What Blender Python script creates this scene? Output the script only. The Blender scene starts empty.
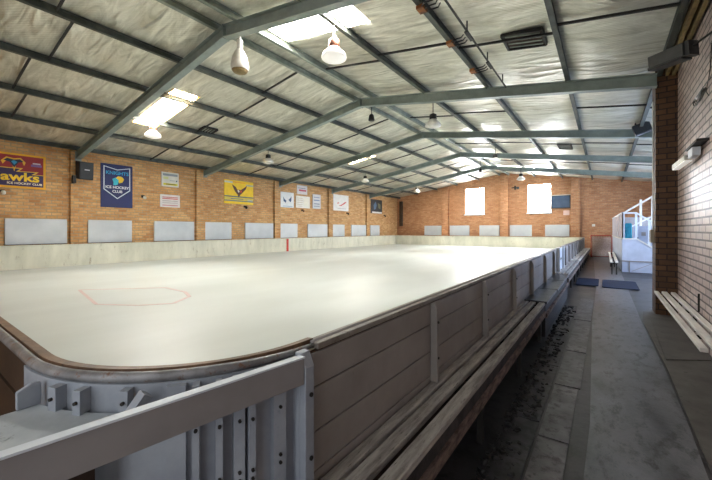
import bpy, bmesh, math, random
from mathutils import Vector, Matrix, noise
random.seed(7)
S = bpy.context.scene
COL = S.collection
def lin(c):
    return tuple((x/255/12.92 if x/255 <= .04045 else ((x/255+.055)/1.055)**2.4) for x in c)

# ---------------------------------------------------------------- materials
def new_mat(name):
    m = bpy.data.materials.new(name); m.use_nodes = True
    nt = m.node_tree; b = nt.nodes['Principled BSDF']
    return m, nt, b
def N(nt, kind, **kw):
    n = nt.nodes.new(kind)
    for k, v in kw.items():
        if k in n.inputs: n.inputs[k].default_value = v
        else: setattr(n, k, v)
    return n
def coords(nt, scale=(1,1,1)):
    tc = N(nt, 'ShaderNodeTexCoord'); mp = N(nt, 'ShaderNodeMapping')
    mp.inputs['Scale'].default_value = scale
    nt.links.new(tc.outputs['Object'], mp.inputs['Vector'])
    return mp.outputs['Vector']
def mat(name, c1, c2=None, scale=3., rough=.6, metal=0., bump=0., bscale=None, stretch=(1,1,1), c3=None, amt3=.35, detail=6, spec=.5, rvar=0.):
    m, nt, b = new_mat(name)
    c2 = c2 or tuple(x*.82 for x in c1)
    v = coords(nt, stretch)
    n1 = N(nt, 'ShaderNodeTexNoise', Scale=scale, Detail=detail, Roughness=.62)
    nt.links.new(v, n1.inputs['Vector'])
    r = N(nt, 'ShaderNodeValToRGB'); r.color_ramp.elements[0].position = .36; r.color_ramp.elements[1].position = .66
    r.color_ramp.elements[0].color = (*lin(c2), 1); r.color_ramp.elements[1].color = (*lin(c1), 1)
    nt.links.new(n1.outputs['Fac'], r.inputs['Fac'])
    out = r.outputs['Color']
    if c3:
        n3 = N(nt, 'ShaderNodeTexNoise', Scale=scale*3.7, Detail=8, Roughness=.75)
        nt.links.new(v, n3.inputs['Vector'])
        r3 = N(nt, 'ShaderNodeValToRGB'); r3.color_ramp.elements[0].position = 1-amt3-.08; r3.color_ramp.elements[1].position = 1-amt3+.03
        nt.links.new(n3.outputs['Fac'], r3.inputs['Fac'])
        mx = N(nt, 'ShaderNodeMixRGB'); mx.inputs['Color2'].default_value = (*lin(c3), 1)
        nt.links.new(r3.outputs['Color'], mx.inputs['Fac']); nt.links.new(out, mx.inputs['Color1']); out = mx.outputs['Color']
    nt.links.new(out, b.inputs['Base Color'])
    b.inputs['Roughness'].default_value = rough; b.inputs['Metallic'].default_value = metal
    b.inputs['Specular IOR Level'].default_value = spec
    if rvar:
        mr = N(nt, 'ShaderNodeMapRange'); mr.inputs['To Min'].default_value = max(.03, rough-rvar); mr.inputs['To Max'].default_value = rough+rvar
        nt.links.new(n1.outputs['Fac'], mr.inputs['Value']); nt.links.new(mr.outputs['Result'], b.inputs['Roughness'])
    if bump:
        nb = N(nt, 'ShaderNodeTexNoise', Scale=bscale or scale*6, Detail=5, Roughness=.6)
        nt.links.new(v, nb.inputs['Vector'])
        bp = N(nt, 'ShaderNodeBump', Strength=1.0, Distance=bump)
        nt.links.new(nb.outputs['Fac'], bp.inputs['Height']); nt.links.new(bp.outputs['Normal'], b.inputs['Normal'])
    return m
def emit(name, c, s):
    m, nt, b = new_mat(name)
    b.inputs['Base Color'].default_value = (*lin(c), 1)
    b.inputs['Emission Color'].default_value = (*lin(c), 1); b.inputs['Emission Strength'].default_value = s
    return m
def brick(name, axis, c1, c2, mortar, rough=.8, bump=.006, cour=.098, bw=.27, msize=.012, dirt=(90,60,35), spec=.4, patch=None):
    m, nt, b = new_mat(name)
    tc = N(nt, 'ShaderNodeTexCoord'); sp = N(nt, 'ShaderNodeSeparateXYZ'); cb = N(nt, 'ShaderNodeCombineXYZ')
    nt.links.new(tc.outputs['Object'], sp.inputs[0])
    if axis == 'XY':
        ad = N(nt, 'ShaderNodeMath', operation='ADD')
        nt.links.new(sp.outputs['X'], ad.inputs[0]); nt.links.new(sp.outputs['Y'], ad.inputs[1]); nt.links.new(ad.outputs[0], cb.inputs['X'])
    else: nt.links.new(sp.outputs[axis], cb.inputs['X'])
    nt.links.new(sp.outputs['Z'], cb.inputs['Y'])
    br = N(nt, 'ShaderNodeTexBrick')
    br.inputs['Scale'].default_value = 1; br.inputs['Brick Width'].default_value = bw; br.inputs['Row Height'].default_value = cour
    br.inputs['Mortar Size'].default_value = msize; br.inputs['Mortar Smooth'].default_value = .35
    br.inputs['Color1'].default_value = (*lin(c1), 1); br.inputs['Color2'].default_value = (*lin(c2), 1); br.inputs['Mortar'].default_value = (*lin(mortar), 1)
    nt.links.new(cb.outputs[0], br.inputs['Vector'])
    n1 = N(nt, 'ShaderNodeTexNoise', Scale=1.3, Detail=7, Roughness=.65); nt.links.new(cb.outputs[0], n1.inputs['Vector'])
    r = N(nt, 'ShaderNodeValToRGB'); r.color_ramp.elements[0].position = .42; r.color_ramp.elements[1].position = .72
    r.color_ramp.elements[0].color = (0,0,0,1); r.color_ramp.elements[1].color = (.42,.42,.42,1)
    nt.links.new(n1.outputs['Fac'], r.inputs['Fac'])
    mx = N(nt, 'ShaderNodeMixRGB'); mx.inputs['Color2'].default_value = (*lin(dirt), 1)
    nt.links.new(r.outputs['Color'], mx.inputs['Fac']); nt.links.new(br.outputs['Color'], mx.inputs['Color1'])
    n2 = N(nt, 'ShaderNodeTexNoise', Scale=14., Detail=3); nt.links.new(cb.outputs[0], n2.inputs['Vector'])
    r2 = N(nt, 'ShaderNodeMapRange'); r2.inputs['To Min'].default_value = .72; r2.inputs['To Max'].default_value = 1.28
    nt.links.new(n2.outputs['Fac'], r2.inputs['Value'])
    mu = N(nt, 'ShaderNodeMixRGB', blend_type='MULTIPLY'); mu.inputs['Fac'].default_value = 1
    nt.links.new(mx.outputs['Color'], mu.inputs['Color1']); nt.links.new(r2.outputs['Result'], mu.inputs['Color2'])
    nt.links.new(mu.outputs['Color'], b.inputs['Base Color'])
    b.inputs['Roughness'].default_value = rough; b.inputs['Specular IOR Level'].default_value = spec
    iv = N(nt, 'ShaderNodeMath', operation='MULTIPLY_ADD'); iv.inputs[1].default_value = -1; iv.inputs[2].default_value = 1
    nt.links.new(br.outputs['Fac'], iv.inputs[0])
    ad = N(nt, 'ShaderNodeMath', operation='MULTIPLY_ADD'); ad.inputs[1].default_value = .25
    nt.links.new(n2.outputs['Fac'], ad.inputs[0]); nt.links.new(iv.outputs[0], ad.inputs[2])
    bp = N(nt, 'ShaderNodeBump', Strength=.8, Distance=bump)
    nt.links.new(ad.outputs[0], bp.inputs['Height']); nt.links.new(bp.outputs['Normal'], b.inputs['Normal'])
    return m

M = {}
M['brick_left'] = brick('brick_left', 'Y', (216,172,118), (182,132,82), (162,150,120), dirt=(158,100,56))
M['brick_far'] = brick('brick_far', 'X', (200,150,110), (174,120,82), (158,130,102), dirt=(146,92,56))
M['brick_right'] = brick('brick_right', 'Y', (206,190,182), (180,162,158), (40,32,34), rough=.42, bump=.012, cour=.104, bw=.4, msize=.015, dirt=(150,112,92), spec=.75)  # grey-lavender base carries the sheen that lies over orange brick
M['brick_pier'] = brick('brick_pier', 'XY', (98,68,42), (74,50,30), (36,24,18), rough=.6, bump=.008, cour=.104, bw=.24, msize=.011, dirt=(52,34,22))
M['steel_frame'] = mat('steel_frame', (148,160,154), (126,138,132), 2.5, .42, .1, .0006, c3=(166,176,168), amt3=.3)
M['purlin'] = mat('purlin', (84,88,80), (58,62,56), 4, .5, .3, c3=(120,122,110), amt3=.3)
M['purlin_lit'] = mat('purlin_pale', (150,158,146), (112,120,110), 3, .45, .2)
M['dark_steel'] = mat('dark_steel', (48,46,42), (30,28,26), 6, .55, .3)
M['black'] = mat('black_plastic', (34,36,38), (24,25,27), 8, .5)
M['black_grille'] = mat('black_grille', (52,56,60), (36,38,42), 60, .6)
M['rust'] = mat('rusty_steel', (176,110,52), (96,62,40), 9, .7, .1)
M['white_board'] = mat('white_board', (200,205,208), (184,190,194), 1.2, .45)
M['dasher'] = mat('dirty_white_dasher', (214,212,194), (186,186,168), 1.6, .45, 0, .001, c3=(150,140,118), amt3=.34, stretch=(1,1,.35))
M['grey_paint'] = mat('grey_paint', (150,144,140), (132,126,122), 2.2, .5, 0, .0006, c3=(118,108,102), amt3=.28)
M['blue_paint'] = mat('blue_grey_paint', (164,170,178), (136,142,152), 3, .42, 0, .0005, c3=(120,128,138), amt3=.3)
M['rail_paint'] = mat('rail_paint', (142,138,138), (126,122,122), 2, .5, 0, .0005)
M['booth'] = mat('booth_paint', (186,194,210), (166,174,190), 2, .5)
M['pale_paint'] = mat('pale_paint', (216,222,228), (196,203,212), 2, .45)
M['ledge'] = mat('scuffed_ledge', (186,192,196), (150,158,164), 3.2, .42, 0, .001, c3=(92,96,98), amt3=.33)
M['bumper'] = mat('worn_bumper', (150,150,152), (96,94,94), 6, .45, .2, .001, c3=(112,80,58), amt3=.37, stretch=(1,1,1))
M['cap'] = mat('worn_cap_board', (140,134,126), (104,96,88), 5, .5, 0, .001, c3=(84,66,52))
M['brown_trim'] = mat('brown_trim', (128,98,72), (76,56,40), 6, .5, 0, .001, c3=(60,46,36))
M['slat'] = mat('weathered_slat', (190,184,178), (128,122,118), 9, .55, 0, .002, c3=(66,58,56), amt3=.36, stretch=(3,.35,3), bscale=30)
M['slat_white'] = mat('white_slat', (226,222,214), (190,186,180), 4, .42, 0, .001, c3=(132,124,114), amt3=.3, stretch=(2,.4,2))
M['rough_wood'] = mat('splintered_wood', (140,118,108), (60,48,44), 10, .7, 0, .006, stretch=(2,.6,2), c3=(190,164,150), amt3=.3)
M['front_board'] = mat('shaded_front_board', (70,64,62), (34,30,30), 8, .65, 0, .002)  # dark tone puts the shade on the bench front into its colour
M['dark_wood'] = mat('dark_brown_panel', (74,54,40), (44,32,24), 3, .6, 0, .001)
M['rubber_mat'] = mat('blue_black_mat', (26,36,60), (16,24,42), 8, .9, 0, .001, spec=.15)
M['cover'] = mat('black_rubber_cover', (52,50,54), (26,25,27), 6, .35, 0, .003, rvar=.12)
M['net'] = mat('net_cloth', (206,186,172), (172,146,130), 20, .8)
M['red'] = mat('red_paint', (198,52,40), (170,40,32), 6, .45)
M['teal'] = mat('teal_cloth', (40,150,168), (24,112,134), 6, .7)
M['lamp_white'] = mat('lamp_enamel', (232,230,220), (205,200,186), 6, .35)
M['copper'] = mat('brown_collar', (140,84,62), (90,56,42), 9, .45, .4)
M['timber'] = mat('eave_timber', (150,128,78), (104,84,52), 5, .6, 0, .001)
M['concrete'] = mat('concrete', (56,54,57), (30,29,31), 1.7, .42, 0, .003, c3=(18,17,18), amt3=.42, rvar=.15)
M['foil_edge'] = mat('foil_edge', (200,150,70), (220,190,120), 9, .5)
M['glass_lit'] = emit('skylight_sheet', (255,252,246), 46.0)
M['window_lit'] = emit('daylight_window', (246,250,255), 25.0)
M['side_lit'] = emit('side_daylight', (196,218,255), 5.0)
M['bulb'] = emit('lamp_glass', (255,252,244), .22)

# ice
def ice_mat():
    m, nt, b = new_mat('ice')
    v = coords(nt, (1,.35,1))
    n1 = N(nt, 'ShaderNodeTexNoise', Scale=.9, Detail=5); nt.links.new(v, n1.inputs['Vector'])
    r = N(nt, 'ShaderNodeValToRGB'); r.color_ramp.elements[0].position = .35; r.color_ramp.elements[1].position = .7
    r.color_ramp.elements[0].color = (*lin((178,183,178)), 1); r.color_ramp.elements[1].color = (*lin((194,199,195)), 1)
    nt.links.new(n1.outputs['Fac'], r.inputs['Fac']); nt.links.new(r.outputs['Color'], b.inputs['Base Color'])
    mr = N(nt, 'ShaderNodeMapRange'); mr.inputs['To Min'].default_value = .34; mr.inputs['To Max'].default_value = .5
    nt.links.new(n1.outputs['Fac'], mr.inputs['Value']); nt.links.new(mr.outputs['Result'], b.inputs['Roughness'])
    n2 = N(nt, 'ShaderNodeTexNoise', Scale=5, Detail=4); nt.links.new(v, n2.inputs['Vector'])
    bp = N(nt, 'ShaderNodeBump', Strength=.4, Distance=.004); nt.links.new(n2.outputs['Fac'], bp.inputs['Height']); nt.links.new(bp.outputs['Normal'], b.inputs['Normal'])
    return m
M['ice'] = ice_mat()
M['ice_line'] = mat('faded_red_line', (188,152,150), (190,170,164), 5, .4)
# foil sarking
def foil_mat():
    m, nt, b = new_mat('foil_sarking')
    tc = N(nt, 'ShaderNodeTexCoord'); mp = N(nt, 'ShaderNodeMapping'); mp.inputs['Scale'].default_value = (.55,2.2,1)
    nt.links.new(tc.outputs['Object'], mp.inputs['Vector']); v = mp.outputs['Vector']
    wv = N(nt, 'ShaderNodeTexNoise', Scale=1.6, Detail=8, Roughness=.68, Distortion=1.1); nt.links.new(v, wv.inputs['Vector'])
    r = N(nt, 'ShaderNodeValToRGB'); r.color_ramp.elements[0].position = .3; r.color_ramp.elements[1].position = .7
    r.color_ramp.elements[0].color = (*lin((176,172,152)), 1); r.color_ramp.elements[1].color = (*lin((244,242,228)), 1)
    nt.links.new(wv.outputs['Fac'], r.inputs['Fac']); nt.links.new(r.outputs['Color'], b.inputs['Base Color'])
    b.inputs['Metallic'].default_value = .55; b.inputs['Roughness'].default_value = .4
    mp2 = N(nt, 'ShaderNodeMapping'); mp2.inputs['Scale'].default_value = (.8,3.4,1); mp2.inputs['Rotation'].default_value = (0,0,.35)
    nt.links.new(tc.outputs['Object'], mp2.inputs['Vector'])
    n2 = N(nt, 'ShaderNodeTexNoise', noise_type='RIDGED_MULTIFRACTAL', Scale=1.5, Detail=5, Roughness=.55, Distortion=.6); nt.links.new(mp2.outputs['Vector'], n2.inputs['Vector'])
    bp = N(nt, 'ShaderNodeBump', Strength=1.0, Distance=.075); nt.links.new(n2.outputs['Fac'], bp.inputs['Height'])
    # fine pressed ribs of the reinforced foil
    mp3 = N(nt, 'ShaderNodeMapping'); mp3.inputs['Rotation'].default_value = (0,0,.78)
    nt.links.new(tc.outputs['Object'], mp3.inputs['Vector'])
    w3 = N(nt, 'ShaderNodeTexWave', Scale=5.5, Distortion=1.2, Detail=2.); nt.links.new(mp3.outputs['Vector'], w3.inputs['Vector'])
    bp2 = N(nt, 'ShaderNodeBump', Strength=.5, Distance=.006); nt.links.new(w3.outputs['Fac'], bp2.inputs['Height'])
    nt.links.new(bp.outputs['Normal'], bp2.inputs['Normal']); nt.links.new(bp2.outputs['Normal'], b.inputs['Normal'])
    return m
M['foil'] = foil_mat()
# floor runner, glossy worn rubber
M['runner'] = mat('grey_runner', (104,106,112), (60,62,68), 2.2, .36, 0, .002, c3=(44,46,50), amt3=.42, bscale=50, stretch=(1,.45,1), rvar=.14, spec=.6)
M['side_mat'] = mat('brown_grey_mat', (88,84,80), (64,60,56), 2.5, .6, 0, .0015, c3=(50,46,42), bscale=40)
M['tile_light'] = mat('worn_rubber_tile', (112,110,114), (70,68,72), 3.4, .5, 0, .002, c3=(54,50,52), amt3=.42, rvar=.12)
M['tile_dark'] = mat('dark_rubber_tile', (66,64,68), (36,34,36), 3, .5, 0, .002, c3=(22,20,22), amt3=.45)
M['debris'] = mat('black_rubble', (34,32,34), (14,13,14), 8, .6, 0, .003)

# ---------------------------------------------------------------- mesh helpers
class MB:
    def __init__(s): s.bm = bmesh.new()
    def hexa(s, c):   # 8 corners: bottom 4 ccw then top 4
        v = [s.bm.verts.new(p) for p in c]
        for f in ((3,2,1,0),(4,5,6,7),(0,1,5,4),(1,2,6,5),(2,3,7,6),(3,0,4,7)): s.bm.faces.new([v[i] for i in f])
        return s
    def box(s, x0,x1,y0,y1,z0,z1):
        return s.hexa([(x0,y0,z0),(x1,y0,z0),(x1,y1,z0),(x0,y1,z0),(x0,y0,z1),(x1,y0,z1),(x1,y1,z1),(x0,y1,z1)])
    def beam(s, a, b, w, h, up=(0,0,1)):   # box from a to b, w sideways, h along up
        a = Vector(a); b = Vector(b); d = (b-a).normalized(); sd = d.cross(Vector(up)).normalized(); u = sd.cross(d)
        sd *= w/2; u *= h/2
        return s.hexa([a-sd-u, a+sd-u, b+sd-u, b-sd-u, a-sd+u, a+sd+u, b+sd+u, b-sd+u])
    def prism(s, pts, vec):   # polygon swept along vec
        v0 = [s.bm.verts.new(p) for p in pts]; v1 = [s.bm.verts.new(Vector(p)+Vector(vec)) for p in pts]
        n = len(pts); s.bm.faces.new(v0[::-1]); s.bm.faces.new(v1)
        for i in range(n): s.bm.faces.new((v0[i], v0[(i+1)%n], v1[(i+1)%n], v1[i]))
        return s
    def tube(s, pts, r, n=10, closed_ends=True):
        pts = [Vector(p) for p in pts]; rings = []
        ref = Vector((0,0,1))
        for i, p in enumerate(pts):
            d = (pts[min(i+1, len(pts)-1)] - pts[max(i-1, 0)]).normalized()
            rf = ref if abs(d.dot(ref)) < .95 else Vector((1,0,0))
            a = d.cross(rf).normalized(); b = a.cross(d)
            rr = r[i] if isinstance(r, (list, tuple)) else r
            rings.append([s.bm.verts.new(p + rr*(math.cos(t)*a + math.sin(t)*b)) for t in [2*math.pi*k/n for k in range(n)]])
        for q, w in zip(rings, rings[1:]):
            for k in range(n): s.bm.faces.new((q[k], q[(k+1)%n], w[(k+1)%n], w[k]))
        if closed_ends: s.bm.faces.new(rings[0][::-1]); s.bm.faces.new(rings[-1])
        return s
    def lathe(s, prof, c, n=24):   # prof (r,z) list
        rings = []
        for r, z in prof:
            rings.append([s.bm.verts.new((c[0]+r*math.cos(2*math.pi*k/n), c[1]+r*math.sin(2*math.pi*k/n), c[2]+z)) for k in range(n)])
        for q, w in zip(rings, rings[1:]):
            for k in range(n): s.bm.faces.new((q[k], q[(k+1)%n], w[(k+1)%n], w[k]))
        s.bm.faces.new(rings[0][::-1]); s.bm.faces.new(rings[-1])
        return s
    def sweep(s, path, prof):   # prof (offset outward, z) closed; path list of (x,y,nx,ny)
        rings = [[s.bm.verts.new((x+nx*o, y+ny*o, z)) for o, z in prof] for x, y, nx, ny in path]
        n = len(prof)
        for q, w in zip(rings, rings[1:]):
            for k in range(n): s.bm.faces.new((q[k], q[(k+1)%n], w[(k+1)%n], w[k]))
        s.bm.faces.new(rings[0][::-1]); s.bm.faces.new(rings[-1])
        return s
    def build(s, name, m, parent=None, bevel=0, smooth=False):
        bmesh.ops.recalc_face_normals(s.bm, faces=s.bm.faces)
        off = Vector((0,0,0)); p = parent
        while p: off += p.location; p = p.parent
        if off.length: bmesh.ops.translate(s.bm, verts=s.bm.verts, vec=-off)
        me = bpy.data.meshes.new(name); s.bm.to_mesh(me); s.bm.free()
        me.materials.append(m if not isinstance(m, str) else M[m])
        o = bpy.data.objects.new(name, me); COL.objects.link(o); o.parent = parent
        if smooth:
            for f in me.polygons: f.use_smooth = True
        if bevel:
            md = o.modifiers.new('bevel', 'BEVEL'); md.width = bevel; md.segments = 2; md.limit_method = 'ANGLE'; md.angle_limit = math.radians(40)
        return o
def tag(o, label, cat, group=None, kind=None):
    o['label'] = label; o['category'] = cat
    if group: o['group'] = group
    if kind: o['kind'] = kind
    return o
def empty(name, loc, label, cat, group=None):
    o = bpy.data.objects.new(name, None); COL.objects.link(o); o.location = loc; o.empty_display_size = .2
    return tag(o, label, cat, group)
def struct(o, label=None, cat=None):
    o['kind'] = 'structure'
    if label: o['label'] = label; o['category'] = cat
    return o
def copy_tree(o, parent=None):
    c = o.copy(); COL.objects.link(c); c.parent = parent
    for ch in list(o.children): copy_tree(ch, c)
    return c
ORD = ['nearest','second nearest','third nearest','fourth nearest','fifth nearest','sixth nearest','seventh nearest','eighth nearest','ninth nearest','tenth nearest','eleventh nearest','twelfth nearest','thirteenth nearest','fourteenth nearest','fifteenth nearest','sixteenth nearest']

# ---------------------------------------------------------------- dimensions
XL, XR, FY, Y0 = -14.5, 2.66, 26.1, -2.6
RX, TK = -5.92, .154
def zroof(x, top=5.66): return top - TK*abs(x-RX)
FRY = [3.9, 8.45, 12.8, 17.25, 21.65]
PIL = [3.9, 8.25, 12.63, 17.1, 21.45]

# ---------------------------------------------------------------- setting
struct(MB().box(XL-.3, XR+.3, Y0, FY+.3, -.2, 0).build('floor', 'concrete'), 'dark stained concrete floor of the rink hall', 'floor')
# left wall with pilasters
w = MB().box(XL-.25, XL, Y0, FY+.25, 0, zroof(XL)+.02)
for y in PIL: w.box(XL-.05, XL+.12, y-.2, y+.2, 0, zroof(XL)-.12)
struct(w.build('wall_left', 'brick_left'), 'golden brick left wall with pilasters hung with signs', 'wall')
# far wall with two window openings
WN = [(-8.62,-7.24,2.76,4.68), (-4.31,-2.93,2.76,4.66)]
w = MB(); yy = (FY, FY+.25)
xs = [XL-.25, -8.62, -7.24, -4.31, -2.93, XR+.25]
for a, b_ in ((0,1),(2,3),(4,5)):
    x0, x1 = xs[a], xs[b_]
    pts = [(x0,FY,0),(x1,FY,0),(x1,FY,zroof(x1)+.04)]
    if x0 < RX < x1: pts.append((RX,FY,zroof(RX)+.04))
    pts.append((x0,FY,zroof(x0)+.04)); w.prism(pts, (0,.25,0))
for x0, x1, z0, z1 in WN:
    w.box(x0, x1, FY, FY+.25, 0, z0)
    w.prism([(x0,FY,z1),(x1,FY,z1),(x1,FY,zroof(x1)+.04),(x0,FY,zroof(x0)+.04)], (0,.25,0))
for x0, x1 in ((-10.4,-9.9),(-6.05,-5.51),(-1.78,-1.29)): w.box(x0, x1, FY-.24, FY+.05, 0, zroof((x0+x1)/2)-.1)
struct(w.build('wall_back', 'brick_far'), 'orange brick end wall with two bright windows', 'wall')
for i, (x0, x1, z0, z1) in enumerate(WN):
    p = MB().box(x0, x1, FY+.14, FY+.16, z0, z1).build(f'window_{i+1}', 'window_lit')
    struct(p, ['bright square window on the left half of the end wall','bright square window beside the dark screen on the end wall'][i], 'window')
    fr = MB()
    for k in range(1, 4): x = x0+(x1-x0)*k/4; fr.box(x-.014, x+.014, FY+.1, FY+.13, z0, z1)
    for k in range(1, 5): z = z0+(z1-z0)*k/5; fr.box(x0, x1, FY+.1, FY+.13, z-.014, z+.014)
    fr.build('window_frame', 'pale_paint', p)
    MB().box(x0-.08, x1+.08, FY-.06, FY+.1, z0-.08, z0).build('window_sill', 'pale_paint', p)
# far right wall (mostly behind the pier) with side daylight openings
w = MB(); w.box(XR, XR+.2, 9.2, FY+.25, 0, 1.0); w.box(XR, XR+.2, 9.2, FY+.25, 3.4, zroof(XR)+.05)
for a, b_ in ((9.2,10.4),(15.6,17.6),(23.6,FY+.25)): w.box(XR, XR+.2, a, b_, 1.0, 3.4)
struct(w.build('wall_right_far', 'brick_left'), 'brick right wall beyond the pier', 'wall')
for i, (a, b_) in enumerate(((10.4,15.6),(17.6,23.6))):
    struct(MB().box(XR+.1, XR+.12, a, b_, 1.0, 3.4).build(f'window_{i+3}', 'side_lit'), 'side window in the right wall beyond the pier', 'window')
struct(MB().box(XL-.25, -2.3, -1.1, -.85, 0, 4.6).build('wall_front', 'brick_left'), 'unseen brick wall behind the near end of the rink, shading it', 'wall')  # unseen hall wall, put in to keep the near end passage dark
# near right wall
XW = 1.08
w = MB().box(XW, XW+.25, Y0, 9.2, 0, zroof(XW)+.03)
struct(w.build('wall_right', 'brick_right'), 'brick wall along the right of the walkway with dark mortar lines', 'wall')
w = MB().box(.77, XW+.25, 8.55, 9.1, 0, zroof(.8)-.02)
pier = struct(w.build('trim_1', 'brick_pier'), 'dark brown brick pier at the end of the right wall', 'pier')
struct(MB().box(XW, XR+.2, 9.2, 9.3, 0, zroof(XR)).build('wall_return', 'brick_pier'), 'return wall behind the brick pier', 'wall')
# eave timbers along top of right wall
for k, (x, wd) in enumerate(((.93,.05),(1.02,.05))):
    tag(MB().box(x-wd/2, x+wd/2, Y0, 8.54, zroof(x)-.16, zroof(x)-.03).build('eave_timber', 'timber'),
        ['olive stained eave timber nearer the roof purlin above the right wall','olive stained eave timber tight against the top of right wall'][k], 'timber', 'eave timbers on the right wall')

# ceiling: foil sarking sagging between the purlins
PUR = [-14.2,-12.54,-10.87,-9.2,-7.57,-6.12,-5.5,-3.85,-2.24,-.63,.82,2.4]
SKY = [(-5.42,-3.32,4.45,5.05),(-11.4,-8.9,4.38,5.07),(-10.5,-9.0,13.5,14.1),(-5.4,-3.3,13.5,14.1),(-10.5,-9.0,22.3,22.9),(-5.4,-3.3,22.3,22.9)]
xsn = set([XL-.2, XR+.25, RX]); x = XL-.2
while x < XR+.2: xsn.add(round(x, 3)); x += .16
ysn = set([Y0, FY+.2]); y = Y0
while y < FY+.15: ysn.add(round(y, 3)); y += .2
for a, b_, c, d in SKY: xsn |= {a, b_}; ysn |= {c, d}
xsn = sorted(xsn); ysn = sorted(ysn)
bm = bmesh.new(); grid = []
PB = sorted(PUR+[XL-.3, XR+.3])
for x in xsn:
    row = []
    k = max(i for i in range(len(PB)) if PB[i] <= x); k = min(k, len(PB)-2)
    fr = (x-PB[k])/(PB[k+1]-PB[k]); sag = math.sin(math.pi*fr) if PB[k+1]-PB[k] > 1 else 0
    for y in ysn:
        insky = any(a-.01 <= x <= b_+.01 and c-.01 <= y <= d+.01 for a, b_, c, d in SKY)
        n = noise.noise((x*.9, y*1.6, 3.1)) + .5*noise.noise((x*1.7, y*4.3, 7.7))
        dz = 0 if insky else sag*(-.035+.03*n)
        row.append(bm.verts.new((x, y, zroof(x)+dz)))
    grid.append(row)
for i in range(len(xsn)-1):
    for j in range(len(ysn)-1):
        cx, cy = (xsn[i]+xsn[i+1])/2, (ysn[j]+ysn[j+1])/2
        if any(a < cx < b_ and c < cy < d for a, b_, c, d in SKY): continue
        f = bm.faces.new((grid[i][j], grid[i][j+1], grid[i+1][j+1], grid[i+1][j])); f.smooth = True
bm.normal_update()
if bm.faces[:][0].normal.z > 0: bmesh.ops.reverse_faces(bm, faces=bm.faces[:])
me = bpy.data.meshes.new('ceiling'); bm.to_mesh(me); bm.free(); me.materials.append(M['foil'])
o = bpy.data.objects.new('ceiling', me); COL.objects.link(o)
struct(o, 'silver foil insulation lining the pitched roof', 'ceiling')
skl = ['large bright skylight sheet right of the ridge beside the nearest roof frame','bright skylight with torn yellowish foil edges on the left roof slope','narrow bright skylight in the middle of the left roof slope','distant skylight right of the ridge in the middle of the roof','most distant skylight on the left roof slope','most distant skylight right of the ridge']
for (a, b_, c, d), lb in zip(SKY, skl):
    s = MB(); s.prism([(a,c,zroof(a)+.05),(b_,c,zroof(b_)+.05),(b_,d,zroof(b_)+.05),(a,d,zroof(a)+.05)], (0,0,.02))
    p = tag(s.build('skylight', 'glass_lit'), lb, 'skylight', 'roof skylights')
    fr = MB()
    for (q, w_) in (((a,c),(b_,c)),((a,d),(b_,d))): fr.beam((q[0],q[1],zroof(q[0])+.02),(w_[0],w_[1],zroof(w_[0])+.02), .02, .07)
    for xx in (a, b_): fr.beam((xx,c,zroof(xx)+.02),(xx,d,zroof(xx)+.02), .02, .07)
    fr.build('skylight_frame', 'foil_edge' if a < -8 else 'foil', p)
    # ragged foil flaps and sheet ribs across the torn skylight
    if lb.startswith('bright'):
        for xx in (-9.12,-11.2):
            fl = MB()
            for k in range(9):
                yq = c+.03+k*(d-c-.06)/8; fl.beam((xx-.08,yq,zroof(xx)+.03),(xx+.12+random.random()*.1,yq+.02,zroof(xx)+.03), .03+.02*random.random(), .012)
            fl.build('torn_foil', 'foil_edge', p)
        rb = MB()
        for k in range(1, 4): yq = c+k*(d-c)/4; rb.beam((a,yq,zroof(a)+.045),(b_,yq,zroof(b_)+.045), .008, .006)
        rb.build('sheet_rib', 'lamp_white', p)

# purlins
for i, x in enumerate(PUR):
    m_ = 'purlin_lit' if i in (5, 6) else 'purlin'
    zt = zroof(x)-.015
    y1 = 8.7 if False else FY-.02
    p = MB(); p.box(x-.03, x+.03, Y0, y1, zt-.03, zt); p.box(x-.012, x+.012, Y0, y1, zt-.12, zt); p.box(x-.04, x+.04, Y0, y1, zt-.135, zt-.115)
    nm = ['first','second','third','fourth','fifth','sixth','seventh','eighth','ninth','tenth','eleventh','twelfth'][i]
    lb = f'long steel roof purlin, {nm} from the left wall' if i not in (5,6) else ['pale ridge purlin on the left of the roof ridge','pale ridge purlin on the right of the roof ridge'][i-5]
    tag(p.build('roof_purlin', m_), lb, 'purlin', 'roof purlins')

# portal frames
def rafter(y, xa, xb, parent, nm='rafter'):
    za, zb = zroof(xa, 5.52), zroof(xb, 5.52)
    r = MB(); D = .24
    for w_, z0, z1 in ((.012,-D,0),(.15,-.014,0),(.15,-D,-D+.016)):
        r.hexa([(xa,y-w_/2,za+z0),(xb,y-w_/2,zb+z0),(xb,y+w_/2,zb+z0),(xa,y+w_/2,za+z0),(xa,y-w_/2,za+z1),(xb,y-w_/2,zb+z1),(xb,y+w_/2,zb+z1),(xa,y+w_/2,za+z1)])
    return r.build(nm, 'steel_frame', parent)
for i, y in enumerate(FRY):
    xe = {0:XW-.01, 1:.78}.get(i, XR-.02)
    f = empty('roof_frame', (RX, y, 5.3), f'green-grey steel portal frame under the roof, {ORD[i]} to the camera', 'roof frame', 'steel portal frames')
    rafter(y, XL+.005, RX, f); rafter(y, RX, xe, f)
    MB().box(RX-.012, RX+.012, y-.075, y+.075, 5.26, 5.53).build('apex_plate', 'steel_frame', f)
    g = MB().box(XL+.125, XL+.14, y-.09, y+.09, zroof(XL,5.3)-.06, zroof(XL,5.3)+.26)
    g.build('end_plate', 'steel_frame', f)
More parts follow.
